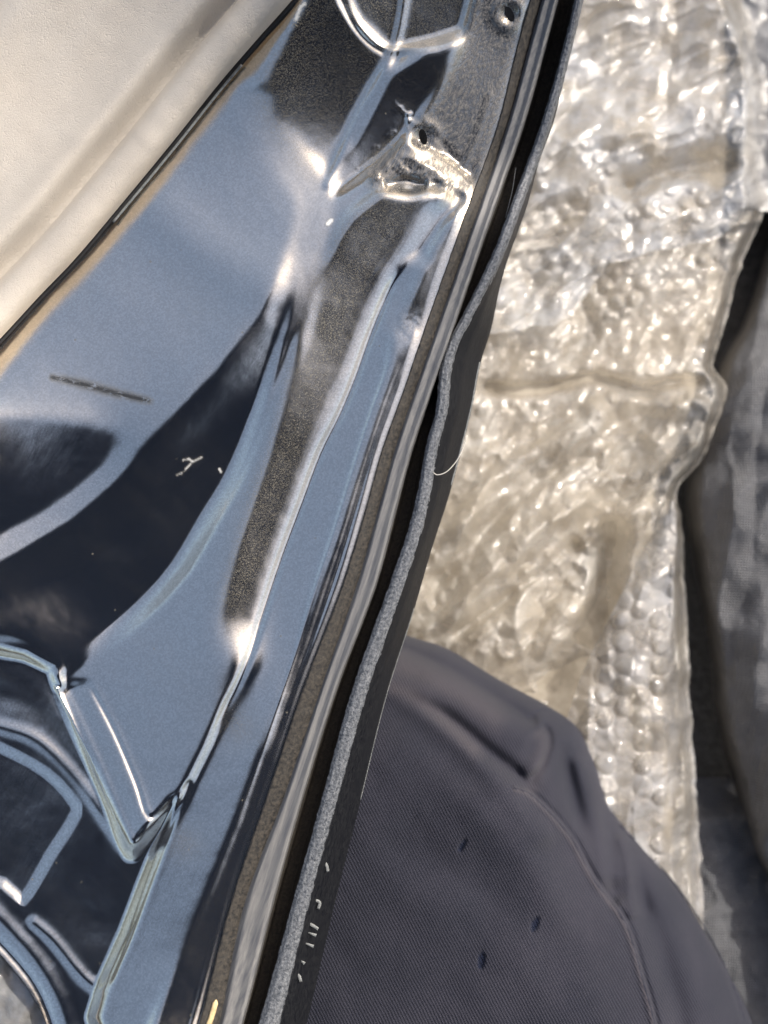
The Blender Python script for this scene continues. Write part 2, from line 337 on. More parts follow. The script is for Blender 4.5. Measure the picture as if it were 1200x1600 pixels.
regions = [
    ('shelf', None, S(-0.72, 0.16)),
    ('right_side', [(640, -80), (610, 92), (500, 300), (486, 370), (474, 402)] + vright[1:] + [(60, 1035), (-80, 1010), (-80, 1700), (700, 1700), (1000, -80)], S(-0.95, -0.10)),
    ('shelf_low', [(-80, 632), (0, 636), (40, 641), (90, 645), (140, 655), (178, 672), (192, 692), (180, 722), (140, 765), (80, 808), (0, 848), (-80, 885)], T2),
    ('patch', [(478, -80), (470, 12), (445, 55), (420, 102), (396, 150), (400, 185), (455, 255), (488, 298), (512, 262), (556, 180), (604, 96), (566, 48), (530, -10), (520, -80)], TL),
    ('lip', [(240, 636), (196, 690), (180, 724), (100, 796), (0, 850), (-80, 890), (-80, 915), (0, 872), (100, 806), (180, 741), (250, 671), (330, 584), (320, 560)], S(-0.7, 0.0)),
    ('valley', crest[:-1] + [(-80, 905), (-80, 1005), (0, 1014), (40, 1022), (86, 1046)] + vright[::-1][1:], TV),
    ('dish', [(524, -80), (532, 0), (560, 40), (598, 76), (660, 70), (722, 50), (745, 0), (760, -80)], S(0.1, -0.25)),
    ('triangle', [(606, 108), (665, 78), (722, 56), (692, 130), (652, 188), (622, 228), (590, 258), (510, 314), (520, 282), (562, 200)], T),
    ('scuff_plate', [(757, -80), (722, 60), (692, 130), (662, 180), (640, 205), (640, 238), (690, 262), (728, 300), (745, 300), (775, 210), (810, 60), (840, -80)], S(0.15, -0.45)),
    ('strip', [(518, 374), (548, 330), (602, 290), (640, 300), (678, 292), (664, 322), (612, 396), (590, 424), (566, 490), (540, 562), (510, 640), (480, 702), (450, 782), (420, 870), (386, 962), (368, 1010), (358, 1000), (350, 968), (353, 908), (370, 840), (395, 762), (425, 690), (450, 602), (470, 540), (490, 442)], T),
    ('strip_side', [(678, 292), (705, 300), (722, 318), (690, 352), (650, 404), (630, 412), (608, 446), (578, 520), (552, 590), (526, 652), (496, 712), (466, 790), (436, 870), (405, 960), (388, 1010), (372, 1012), (386, 962), (420, 870), (450, 782), (480, 702), (510, 640), (540, 562), (566, 490), (590, 424), (612, 396), (664, 322)], S(0.9, -0.45)),
    ('torn_corner', [(592, 292), (612, 258), (640, 226), (668, 240), (696, 256), (742, 290), (724, 322), (700, 304), (678, 294), (640, 302)], T),
    ('outer_band', [(640, 408), (612, 448), (582, 520), (556, 590), (531, 650), (501, 710), (471, 790), (441, 870), (411, 960), (381, 1050), (351, 1110), (327, 1160), (300, 1215), (266, 1292), (232, 1380), (202, 1460), (166, 1544), (150, 1600), (140, 1700), (228, 1700), (236, 1600), (262, 1540), (302, 1450), (332, 1380), (372, 1280), (402, 1190), (414, 1165), (434, 1106), (464, 1018), (494, 918), (524, 828), (558, 718), (583, 640), (607, 570), (616, 520), (626, 490), (652, 440), (665, 405)], S(-0.85, -0.05)),
    ('dark_end', [(724, 318), (716, 370), (700, 430), (680, 490), (656, 516), (616, 520), (626, 490), (652, 440), (690, 352)], T),
    ('edge_bank', [(614, 520), (656, 516), (688, 440), (720, 330), (745, 300), (800, 300), (700, 600), (560, 1000), (420, 1420), (350, 1700), (228, 1700), (236, 1600), (262, 1540), (302, 1450), (332, 1380), (372, 1280), (402, 1190), (414, 1165), (434, 1106), (464, 1018), (494, 918), (524, 828), (558, 718), (583, 640), (607, 570)], T),
    ('pocket', [(-80, 998), (0, 1007), (42, 1016), (88, 1040), (100, 1086), (148, 1186), (186, 1280), (206, 1330), (276, 1246), (264, 1296), (231, 1380), (201, 1460), (166, 1538), (150, 1590), (190, 1700), (-80, 1700)], TA),
    ('pale_strip', [(86, 1074), (138, 1066), (182, 1150), (212, 1226), (236, 1290), (212, 1326), (200, 1326), (180, 1280), (142, 1190)], S(-1.3, 0.1)),
]
lab = np.zeros(U.shape, int); GXs = np.zeros(U.shape); GYs = np.zeros(U.shape); REG = {}
for i, (nm, poly, (tg, pt)) in enumerate(regions):
    k = np.ones(U.shape, bool) if poly is None else inside(U, V, poly)
    a, b = facing(tg, pt)
    lab[k] = i; GXs[k] = a[k]; GYs[k] = b[k]; REG[nm] = i
mpp = float(PX[0, 1] - PX[0, 0]) / ST_
# step targets per cell, loose across the bends; coarse grid first, then fine
def relax(lb, gx, gy, cell, h0, iters, reg, sig):
    gu = gx * mpp * cell; gv = -gy * mpp * cell; shp = lb.shape
    eg = np.zeros(shp, bool); eg[:, 1:] |= lb[:, 1:] != lb[:, :-1]; eg[1:] |= lb[1:] != lb[:-1]
    sf = np.isin(lb, SOFT); es = np.zeros(shp, bool)
    es[:, 1:] |= (lb[:, 1:] != lb[:, :-1]) & sf[:, 1:] & sf[:, :-1]; es[1:] |= (lb[1:] != lb[:-1]) & sf[1:] & sf[:-1]
    wg = np.where(blur(eg.astype(float), sig) > 0.1, 0.03, 1.0)
    wg = np.where(blur(es.astype(float), sig) > 0.1, 0.35, wg)
    wu = np.minimum(wg[:, 1:], wg[:, :-1]); wv = np.minimum(wg[1:], wg[:-1])
    def divT(a, b):
        r = np.zeros(shp); r[:, 1:] += a; r[:, :-1] -= a; r[1:] += b; r[:-1] -= b; return r
    def op(h): return divT(wu * (h[:, 1:] - h[:, :-1]), wv * (h[1:] - h[:-1])) + reg * h
    h = h0.copy(); r = divT(wu * 0.5 * (gu[:, 1:] + gu[:, :-1]), wv * 0.5 * (gv[1:] + gv[:-1])) - op(h)
    dia = np.full(shp, reg); dia[:, 1:] += wu; dia[:, :-1] += wu; dia[1:] += wv; dia[:-1] += wv
    z = r / dia; p = z.copy(); rz = (r * z).sum()
    for it in range(iters):
        Ap = op(p); al = rz / (p * Ap).sum(); h += al * p; r -= al * Ap
        z = r / dia; rz2 = (r * z).sum(); p = z + (rz2 / rz) * p; rz = rz2
    return h
SOFT = [REG[k] for k in ('shelf', 'shelf_low', 'lip', 'valley', 'patch')]
MID = [REG[k] for k in ('right_side', 'strip', 'strip_side', 'outer_band')]
K = 4
hc = relax(lab[::K, ::K], GXs[::K, ::K], GYs[::K, ::K], ST_ * K, np.zeros(lab[::K, ::K].shape), 900, REGF * K * K, 0.5)
def upsample(A, shp, k):
    y = np.arange(shp[0]) / k; x = np.arange(shp[1]) / k
    y0 = np.minimum(y.astype(int), A.shape[0] - 2); x0 = np.minimum(x.astype(int), A.shape[1] - 2)
    fy = (y - y0)[:, None]; fx = (x - x0)[None]
    return (A[y0][:, x0] * (1 - fx) + A[y0][:, x0 + 1] * fx) * (1 - fy) + (A[y0 + 1][:, x0] * (1 - fx) + A[y0 + 1][:, x0 + 1] * fx) * fy
Hh = relax(lab, GXs, GYs, ST_, upsample(hc, lab.shape, K), 260, REGF, 0.9)
Hh -= np.median(Hh)
print('PANEL range', Hh.min(), Hh.max(), np.percentile(Hh, [5, 25, 75, 95]))
soft = np.isin(lab, [REG[k] for k in ('shelf', 'shelf_low', 'lip', 'valley', 'patch')])
es = np.zeros(U.shape); dif = (lab[:, 1:] != lab[:, :-1]) & soft[:, 1:] & soft[:, :-1]; es[:, 1:] += dif
dif = (lab[1:] != lab[:-1]) & soft[1:] & soft[:-1]; es[1:] += dif
ms_ = np.clip(blur(np.minimum(es, 1), 7) * 9, 0, 1); ms_ = ms_ * ms_ * (3 - 2 * ms_)
Hh[lab == REG['pale_strip']] -= 0.0036; Hh[lab == REG['outer_band']] -= 0.0016; Hh[(lab == REG['edge_bank']) | (lab == REG['dark_end'])] += 0.0008; Hh[lab == REG['pocket']] -= 0.0070
mid = np.isin(lab, MID); es = np.zeros(U.shape)
es[:, 1:] += (lab[:, 1:] != lab[:, :-1]) & mid[:, 1:] & mid[:, :-1]; es[1:] += (lab[1:] != lab[:-1]) & mid[1:] & mid[:-1]
mm_ = np.clip(blur(np.minimum(es, 1), 4) * 6, 0, 1); mm_ = mm_ * mm_ * (3 - 2 * mm_)
tip = np.exp(-(np.hypot((U - 360) / 1.0, (V - 1010) / 1.6) / 55) ** 2)
B26, B45, B65 = blur(Hh, 3.0), blur(Hh, 4.2), blur(blur(Hh, 5.5), 3)
Hh = B26 * (1 - mm_) + B45 * mm_
Hh = Hh * (1 - ms_) + B65 * ms_
Hh = Hh * (1 - tip) + blur(B65, 5) * tip
B100 = blur(B65, 8); B200 = blur(B100, 14)
for pts_, rd, BB in (([(392, 165), (420, 212), (455, 256), (490, 302), (488, 360), (474, 420), (455, 490)], 34, B200), ([(-60, 1002), (0, 1008), (42, 1018), (80, 1038)], 17, B100), ([(600, 284), (640, 240), (690, 256), (728, 292)], 13, B65)):
    dq, _, _ = dist(U, V, pts_); tip = np.exp(-(dq / rd) ** 4); Hh = Hh * (1 - tip) + BB * tip
for cx_, cy_, rd in ((632, 512, 38), (384, 1010, 70)):
    tip = np.exp(-(np.hypot(U - cx_, V - cy_) / rd) ** 2); Hh = Hh * (1 - tip) + B100 * tip
dip = (lab == REG['pocket']); dP_, _, _ = dist(U, V, [(-80, 998), (0, 1007), (42, 1016), (88, 1040), (100, 1086), (148, 1186), (186, 1280), (206, 1330), (276, 1246), (264, 1296), (231, 1380), (201, 1460), (166, 1538), (150, 1590), (190, 1700)], 0)
Hh -= 0.0034 * np.where(dip, sstep(-2, 20, dP_), 0)
bow, _, _ = dist(U, V, [(250, 330), (310, 380), (400, 440)]); Hh += 0.0013 * np.exp(-(bow / 48) ** 2)
# pressed details
def groove(pts, wdt, dep, fade=0.06, sm=4):
    d, s, t = dist(U, V, pts, sm)
    return 0.42 * dep * np.exp(-(d / wdt) ** 2) * sstep(0, fade, t) * sstep(1, 1 - fade, t)
dV, sV, tV = dist(U, V, vright)
inV = lab == REG['valley']
dCr, _, _ = dist(U, V, crest)
Hh -= 0.0028 * np.where(inV, sstep(2, 26, dV) * sstep(4, 90, dCr) * sstep(0, 150, dP_), 0)
Hh -= groove([(636, 412), (610, 450), (580, 520), (555, 590), (530, 650), (500, 710), (470, 790), (440, 870), (410, 960), (380, 1050), (350, 1110), (326, 1160)], 7, 0.0034, 0.12)
Hh -= groove([(612, 520), (606, 572), (582, 640), (556, 720), (522, 830), (492, 920), (462, 1020), (432, 1110), (412, 1168), (372, 1284)], 3, -0.0006, 0.2)
Hh += groove([(640, -60), (625, 40), (606, 100), (556, 190), (508, 300)], 7, 0.0016, 0.03)
Hh += groove([(-60, 1010), (0, 1018), (50, 1030), (96, 1070), (150, 1182), (190, 1280), (210, 1322)], 7, 0.0011, 0.02)
Hh += groove([(210, 1322), (232, 1304), (256, 1276), (284, 1240)], 5, 0.0007)
Hh -= groove([(138, 1066), (178, 1142), (212, 1222), (232, 1276), (262, 1258), (300, 1216)], 4, 0.0012)
Hh -= groove([(300, 1215), (276, 1268), (240, 1360), (206, 1450), (166, 1546)], 5, 0.0016)
rec = [(-90, 1120), (0, 1156), (78, 1198), (126, 1250), (128, 1278), (88, 1342), (40, 1418), (0, 1390), (-90, 1340)]
dR, _, _ = dist(U, V, rec + [rec[0]], 3); Hh -= 0.0014 * np.where(inside(U, V, rec), sstep(0, 22, dR), 0)
Hh += groove([(-60, 1120), (0, 1136), (60, 1158), (118, 1214), (166, 1280), (204, 1330)], 11, 0.0017, 0.05)
Hh += groove([(-60, 1072), (0, 1084), (50, 1104), (100, 1170), (150, 1246)], 22, -0.0012, 0.1)
Hh += groove([(166, 1552), (130, 1526), (84, 1470), (40, 1432)], 10, 0.0016, 0.1)
Hh += groove([(-60, 1376), (40, 1478), (92, 1560), (125, 1660)], 14, 0.002, 0.01)
Hh -= groove([(-60, 1415), (20, 1495), (66, 1560), (100, 1660)], 8, 0.0018, 0.01)
for k, off in enumerate((0.30, 0.52, 0.70)):     # fine folds running along the edge
    line = [(E_(v) - (E_(v) - x) * (1 - off), v) for x, v in ((640, 530), (606, 600), (565, 720), (530, 830), (500, 920), (470, 1020), (438, 1110), (400, 1240), (345, 1400), (280, 1600))]
    Hh -= groove(line, 3.0, 0.00025 + 0.0003 * (k == 1), 0.15)
dE = E_(V) - U
Hh += 0.0006 * np.exp(-((dE - 8) / 7) ** 2) * sstep(500, 680, V)
Hh -= groove([(726, 300), (718, 350), (704, 425), (684, 490)], 4, 0.0008, 0.3)
# rim round the dish and its crease, boss and edge of the scuffed plate
Hh += groove([(530, -40), (560, 36), (600, 76), (660, 70), (724, 48)], 6, 0.0015, 0.03)
Hh -= groove([(520, -30), (548, 32), (576, 66), (604, 84)], 4, 0.0014)
Hh += groove([(760, -60), (722, 70), (690, 136), (655, 190)], 9, 0.0014)
Hh -= groove([(668, 196), (700, 236), (722, 258)], 6, 0.0012)
Hh += groove([(722, 262), (742, 222), (770, 140)], 6, 0.001)
for hx, hy, ha in ((661, 214, 0.35), (796, 22, 0.45)):
    rr = np.hypot(U - hx, V - hy); Hh += 0.0010 * np.exp(-((rr - 20) / 10) ** 2) - 0.0010 * np.exp(-(rr / 13) ** 2)
# torn, crumpled metal round the lower hole
dm, _, _ = dist(U, V, [(586, 276), (612, 262), (640, 262), (668, 282), (690, 288)])
cr = np.exp(-(dm / 17) ** 2)
Hh += cr * (0.0032 * fbm(U / 15, V / 15, 3, 5) + 0.0004)
Hh -= groove([(600, 290), (632, 282), (668, 290)], 7, 0.0030)
dm2, _, _ = dist(U, V, [(628, 165), (636, 190), (600, 232), (560, 268)])
Hh += np.exp(-(dm2 / 9) ** 2) * 0.003 * np.clip(fbm(U / 12, V / 12, 3, 9) - 0.02, 0, 1)
Hh += np.exp(-(np.hypot(U - 690, V - 306) / 20) ** 2) * 0.0016
Hh += 0.0006 * np.exp(-(np.hypot(U - 640, V - 505) / 24) ** 2) * fbm(U / 9, V / 9, 3, 4)
Hh += 0.0007 * fbm(U / 130, V / 130, 2, 2) + 0.00012 * fbm(U / 22, V / 22, 2, 8)
lowdark = blur((lab == REG['pocket']).astype(float), 3)
Hh += lowdark * 0.0008 * fbm(U / 120, V / 90, 2, 12)
# attributes
dust_sparkle = 0.025 + 0.0 * U
for nm, val, s in (('strip', 0.60, 7), ('patch', 0.40, 5), ('dish', 0.55, 4), ('triangle', 0.12, 2), ('dark_end', 0.22, 2), ('edge_bank', 0.05, 2), ('scuff_plate', 0.3, 2)):  # gold flake sparkle painted over strip and patch; other regions dusty
    dust_sparkle = dust_sparkle + val * blur((lab == REG[nm]).astype(float), s)
dust_sparkle *= 0.75 + 0.9 * (fbm(U / 70, V / 70, 3, 21) + 0.25)
dust_sparkle += 0.35 * np.exp(-(np.hypot(U - 290, V - 1320) / 26) ** 2) + 0.3 * np.exp(-(np.hypot(U - 375, V - 1140) / 26) ** 2)
dE_rim, _, _ = dist(U, V, [(470, 10), (460, 40)], 0); dust_sparkle += 0.9 * np.exp(-(dE_rim / 4) ** 2)
dust_sparkle += 0.35 * np.exp(-(dm / 14) ** 2) + 0.3 * np.exp(-(dm2 / 8) ** 2)
scuff = blur((lab == REG['scuff_plate']).astype(float), 3)
dtop, _, _ = dist(U, V, [(540, 10), (570, 50), (600, 78), (680, 66), (722, 52)]); scuff = np.maximum(scuff, 0.45 * np.exp(-(dtop / 10) ** 2))
dtc, _, _ = dist(U, V, [(606, 272), (640, 252), (690, 272), (722, 296)]); scuff = np.maximum(scuff, np.exp(-(dtc / 34) ** 4))
dmk, _, tmk = dist(U, V, [(74, 588), (120, 598), (180, 614), (244, 629)])
mark = np.exp(-(dmk / (4.5 + 3 * np.sin(tmk * 3.1))) ** 2) * sstep(0, .05, tmk) * sstep(1.0, .93, tmk)
chip = np.zeros(U.shape)  # pale chips; the last one is a small highlight painted white
for pts, wd in (([(288, 736), (300, 722), (316, 714)], 1.1), ([(300, 722), (296, 716)], 1.6), ([(276, 742), (284, 739)], 1.1), ([(342, 732), (346, 738)], 2.0), ([(286, 719), (294, 717)], 1.4), ([(462, 30), (470, 10), (476, 6)], 3.0), ([(512, 350), (518, 344)], 4)):
    dc, _, _ = dist(U, V, pts, 0); chip = np.maximum(chip, 0.95 * (dc < wd))
chip = blur(chip, 0.5)
# sample the sheet on rows that end exactly at the edge line
ROW = np.arange(-60, 1662, 2.2); NC = 400
tt = np.linspace(0, 1, NC)
MU = -48 + (E_(ROW)[:, None] + 48) * tt[None]; MV = np.repeat(ROW[:, None], NC, 1)
OPEN = [(-60, 1428), (12, 1506), (56, 1566), (86, 1640), (96, 1700)]
for hx, hy, a, b, ang in ((661, 214, 6.0, 13, 0.22), (796, 22, 6.5, 13, 0.42)):
    dx, dy = MU - hx, MV - hy; c, s = math.cos(ang), math.sin(ang)
    ex = (dx * c - dy * s * -1) ; ey = (dy * c - dx * s)
    ex = dx * c - dy * s; ey = dx * s + dy * c
    rr = np.hypot(ex / a, ey / b); f = np.where((rr > 0.6) & (rr < 1.35), 1 / np.maximum(rr, 1e-6), 1)
    ex, ey = ex * f, ey * f
    MU = hx + ex * c + ey * s; MV = hy - ex * s + ey * c
def samp(A, u, v):
    x = np.clip((u - us[0]) / ST_, 0, len(us) - 1.001); y = np.clip((v - vs[0]) / ST_, 0, len(vs) - 1.001)
    i = x.astype(int); j = y.astype(int); fx = x - i; fy = y - j
    return (A[j, i] * (1 - fx) + A[j, i + 1] * fx) * (1 - fy) + (A[j + 1, i] * (1 - fx) + A[j + 1, i + 1] * fx) * fy
keep = np.ones(MU.shape, bool)
for hx, hy, a, b, ang in ((661, 214, 6.0, 13, 0.22), (796, 22, 6.5, 13, 0.42)):
    dx, dy = MU - hx, MV - hy; c, s = math.cos(ang), math.sin(ang)
    keep &= np.hypot((dx * c - dy * s) / a, (dx * s + dy * c) / b) > 0.97
dO, sO, _ = dist(MU, MV, OPEN); keep &= ~((sO < 0) & (dO > 0))
HZ = samp(Hh, MU, MV)
zed = np.interp(np.arange(-60, 1662, 2.2), ROW, HZ[:, -8]); kk = np.hanning(61); kk /= kk.sum()
zed = np.convolve(np.pad(zed, 30, 'edge'), kk, 'valid')
ZE = lambda v: np.interp(v, ROW, zed) + 0.0028       # level of the door edge along its length
fall = sstep(16, 0, E_(ROW)[:, None] - MU)
HZ = HZ * (1 - fall) + fall * (ZE(ROW) - 0.0035)[:, None]
print('EDGE', zed.min(), zed.max())
X, Y, Z = P(MU, MV, Z0 + HZ)
inner = gridmesh('inner_panel', X, Y, Z, PAINT, door, {'dust_sparkle': samp(dust_sparkle, MU, MV), 'scuff': samp(scuff, MU, MV), 'mark': samp(mark, MU, MV), 'chip': samp(chip, MU, MV), 'clean': 0 * MU}, keep)

# ---- strips along the door edge
def sweep(name, cols, mat, parent, wob=0.0, seed=1, wscale=12, rows=np.arange(-60, 1662, 3.0), sub=5):
    """cols: list of (column function, height function) across the strip"""
    us_, zs_ = [], []
    for (f0, z0), (f1, z1) in zip(cols[:-1], cols[1:]):
        for t in np.linspace(0, 1, sub, endpoint=False):
            us_.append(f0(rows) * (1 - t) + f1(rows) * t); zs_.append((z0(rows) if callable(z0) else z0 + 0 * rows) * (1 - t) + (z1(rows) if callable(z1) else z1 + 0 * rows) * t)
    us_.append(cols[-1][0](rows)); z = cols[-1][1]; zs_.append(z(rows) if callable(z) else z + 0 * rows)
    A = np.array(us_).T; B = np.array(zs_).T; Vv = np.repeat(rows[:, None], A.shape[1], 1)
    n = fbm(Vv / wscale, np.arange(A.shape[1])[None] * 0.7 + 0 * Vv, 3, seed)
    A = A + wob * n * 8
    B = B + wob * 0.001 * n
    x, y, zz = P(A, Vv, Z0 + B + ZE(rows)[:, None]); return gridmesh(name, x, y, zz, mat, parent)
lerp = lambda f, g, t: (lambda v: f(v) * (1 - t) + g(v) * t)
add = lambda f, c: (lambda v: f(v) + c)
sweep('sealant_bead', [(add(E_, -3), -0.0045), (E_, -0.0028), (lerp(E_, B1_, .45), -0.0034), (add(B1_, 2), -0.0062)], DIRTSEAL, door, 0.35, 3)
sweep('edge_flange', [(add(B1_, -2), -0.0064), (lerp(B1_, B2_, .18), -0.0040), (lerp(B1_, B2_, .55), -0.0046), (lerp(B1_, B2_, .86), -0.0036), (B2_, -0.0042), (add(B2_, 3), -0.012)], FLANGE, door, 0.12, 5)
sweep('gutter', [(add(B2_, 0), -0.0115), (lerp(B2_, H1_, .3), -0.020), (lerp(B2_, H1_, .8), -0.021), (add(H1_, 4), -0.010)], CHANNEL, door, 0.2, 7)
H2_ = lambda v: H1_(v) + HW_(v)
hem = sweep('outer_skin', [(add(H1_, 2), -0.0112), (H2_, -0.0072), (lambda v: H2_(v) * .6 + O_(v) * .4, -0.015), (lambda v: np.maximum(O_(v) - 1.5, H2_(v) + 1), -0.033), (lambda v: np.maximum(O_(v), H2_(v) + 2), -0.036), (lambda v: O_(v) - 12, -0.041), (lambda v: O_(v) - 200, -0.050), (lambda v: O_(v) - 1000, -0.060)], SKIN, door, 0.1, 9)
sweep('hem_edge', [(add(H1_, 1), -0.0120), (H1_, -0.0066), (lerp(H1_, H2_, .25), -0.0052), (lerp(H1_, H2_, .75), -0.0050), (H2_, -0.0062), (add(H2_, 3), -0.0110)], HEM, door, 0.42, 11, 7)
# bare scratched chips on the skin near the bottom of the edge and along its rim
def mk_line(name, pts, zrel, rad, mat, parent, flat=0.4, n=6):
    q = smooth(pts, 5) if len(pts) > 2 else np.array(pts, float)
    x, y, zz = P(q[:, 0], q[:, 1], Z0 + zrel + ZE(q[:, 1])); return tube(name, np.stack([x, y, zz], -1), rad, mat, parent, n, flat)
sk = hem
for pts in ([(504, 1345), (510, 1352), (512, 1362)], [(484, 1386), (494, 1392), (492, 1402)], [(487, 1405), (499, 1410), (497, 1420)], [(475, 1440), (488, 1446), (497, 1452)], [(478, 1456), (494, 1462)], [(472, 1472), (490, 1479)], [(468, 1500), (476, 1506)], [(455, 1522), (466, 1524), (470, 1534)]):
    mk_line('paint_scratch', pts, -0.0125, [0.0002] + [0.0007] * (5 * (len(pts) - 1) if len(pts) > 2 else 1), SCRATCH, sk, 0.3)
mk_line('paint_scratch', [(806, 262), (800, 300), (790, 340)], -0.0125, 0.0002, SCRATCH, sk, .3)
rim = [(float(O_(v)) - 1, v) for v in np.arange(950, 1270, 20)]
mk_line('skin_rim', rim, -0.0335, 0.0002, SCRATCH, sk, 1)
rim2 = [(float(O_(v)) - 2, v) for v in np.arange(566, 760, 12)]
mk_line('skin_rim', rim2, -0.0325, 0.0004, SCRATCH, sk, 1)
# loose bits
tag(mk_line('straw_chip', [(322, 1612), (330, 1590), (338, 1562)], -0.003, [0.0011] * 10 + [0.0003], STRAW, None, 0.5), 'small pale yellow straw chip caught in the dirty door edge', 'straw chip')
tag(mk_line('loose_fibre', [(676, 738), (684, 742), (698, 737), (712, 722), (722, 704), (730, 680)], -0.007, 0.00022, THREAD, None, 1.0), 'thin pale curled fibre clinging to the door edge', 'fibre')

# ---- beige trim panel with rolled border
trim = empty('trim_panel', '', ''); del trim['label']; del trim['category']; trim.parent = door
TE = smooth([(520, -80), (455, 0), (400, 62), (340, 132), (270, 220), (200, 305), (120, 400), (60, 463), (0, 528), (-80, 612)], 24)
tang = np.gradient(TE, axis=0); tang /= np.linalg.norm(tang, axis=1)[:, None]; nor = np.stack([tang[:, 1], -tang[:, 0]], -1)
if nor[0, 0] > 0: nor = -nor
TZ = samp(Hh, TE[:, 0] + 12, TE[:, 1] + 12); kk = np.hanning(61); kk /= kk.sum(); TZ = np.convolve(np.pad(TZ, 30, 'edge'), kk, 'valid')
print('TRIM', TZ.min(), TZ.max())
def trimstrip(name, d0, d1, prof, n, jit=0.0):
    dd = np.linspace(d0, d1, n); A = TE[:, None, 0] + nor[:, None, 0] * dd[None]; B = TE[:, None, 1] + nor[:, None, 1] * dd[None]
    h = np.interp(dd, [a for a, b in prof], [b for a, b in prof])[None] + 0 * A
    k = np.exp(-0.5 * (np.arange(-8, 9) / 3.0) ** 2); k /= k.sum()
    h = np.apply_along_axis(lambda r_: np.convolve(np.pad(r_, 8, 'edge'), k, 'valid'), 1, h)
    h = h + 0.0009 * fbm(A / 90, B / 90, 3, 31) + jit * fbm(A / 30, B / 30, 3, 33)
    x, y, z = P(A, B, Z0 + 0.004 + TZ[:, None] + h); return gridmesh(name, x, y, z, VINYL, trim, flip=True)
th = np.linspace(0, 1, 15)
trimstrip('piping', -1, 62, [(-1 + 30 * (1 - math.cos(a * math.pi)) * 1.05, 0.0095 * math.sin(a * math.pi) ** 0.8 - 0.003 + 0.004 * a) for a in th], 50, 0.0003)
trimstrip('pad', 58, 420, [(58, 0.000), (68, 0.0004), (82, 0.0040), (98, 0.0092), (114, 0.0104), (134, 0.0074), (170, 0.0050), (230, 0.0058), (290, 0.0100), (320, 0.0118), (336, 0.0104), (352, 0.005), (420, 0.002)], 160)
trimstrip('upper_pad', 354, 640, [(354, 0.001), (360, 0.006), (374, 0.009), (420, 0.012), (640, 0.016)], 60)
q = TE + nor * -3
x, y, z = P(q[:, 0], q[:, 1], Z0 + TZ + 0.0006); tube('trim_seal', np.stack([x, y, z], -1), 0.0012, RUBBER, trim, 8, 0.6)
x, y, z = P((TE + nor * -9)[60:130, 0], (TE + nor * -9)[60:130, 1], Z0 + TZ[60:130] + 0.0016 + 0.0006 * fbm(np.arange(60, 130) / 3.0, 0 * np.arange(70), 2)); tube('frayed_edge', np.stack([x, y, z], -1), 0.0006, SCRATCH, trim, 6, .5)

# ------------------------------------------------------------------ bubble wrap and packing under the door
def bubbles(x, y, pitch, rad, hgt, ang=0.3, pop=0.25, seed=0):
    c, s = math.cos(ang), math.sin(ang); a = (x * c + y * s) / pitch; b = (-x * s + y * c) / (pitch * 0.866)
    out = 0 * x
    for dj in (0, 1):
        j = np.floor(b) + dj
        for di in (0, 1, -1):
            i = np.floor(a - 0.5 * (j % 2)) + di
            cx = i + 0.5 * (j % 2) + 0; cy = j
            rr = np.hypot((a - cx) * pitch, (b - cy) * pitch * 0.866) / rad
            rnd = _tab[(i.astype(int) * 7 + seed) % 512, (j.astype(int) * 13 + seed) % 512]
            amp = np.where(rnd < pop, 0.25, 0.7 + 0.5 * rnd)
            out = np.maximum(out, amp * hgt * np.clip(1 - rr ** 2, 0, 1) ** 0.6)
    return out
def sheet(name, left, right, v0, v1, zf, mat, nu, nv, low=None):
    vv = np.linspace(v0, v1, nv); tt = np.linspace(0, 1, nu)
    A = left(vv)[:, None] * (1 - tt) + right(vv)[:, None] * tt; B = np.repeat(vv[:, None], nu, 1)
    if low is not None: B = v0 + (B - v0) / (v1 - v0) * (low(A) - v0)
    z = zf(A, B, tt[None] + 0 * A); x, y, z = P(A, B, z); return gridmesh(name, x, y, z, mat)
# the wrapped bundle itself: tan paper round the packed part
def bundle_z(A, B, t):
    z = 0.072 - 0.02 * sstep(0.75, 1.0, t) ** 2 - 0.05 * sstep(0.93, 1, t)
    return z + 0.010 * fbm(A / 160, B / 160, 3, 41)
RIGHT = lambda v: pchip(v, [-120, 120, 300, 350, 400, 440, 487, 542, 570, 604, 670, 718, 762, 807, 900, 1050, 1200, 1400, 1700], [1186, 1196, 1196, 1186, 1165, 1150, 1138, 1121, 1116, 1134, 1117, 1096, 1060, 1062, 1068, 1074, 1084, 1096, 1108]) + 9 * fbm(np.asarray(v, float) / 26, 0.0 * np.asarray(v, float), 3, 44)
tag(sheet('packing_paper', lambda v: -160 + 0 * v, lambda v: RIGHT(v) - 8, -160, 1750, bundle_z, PAPER, 150, 200), 'tan packing paper showing through the bubble wrap beside the door', 'paper')
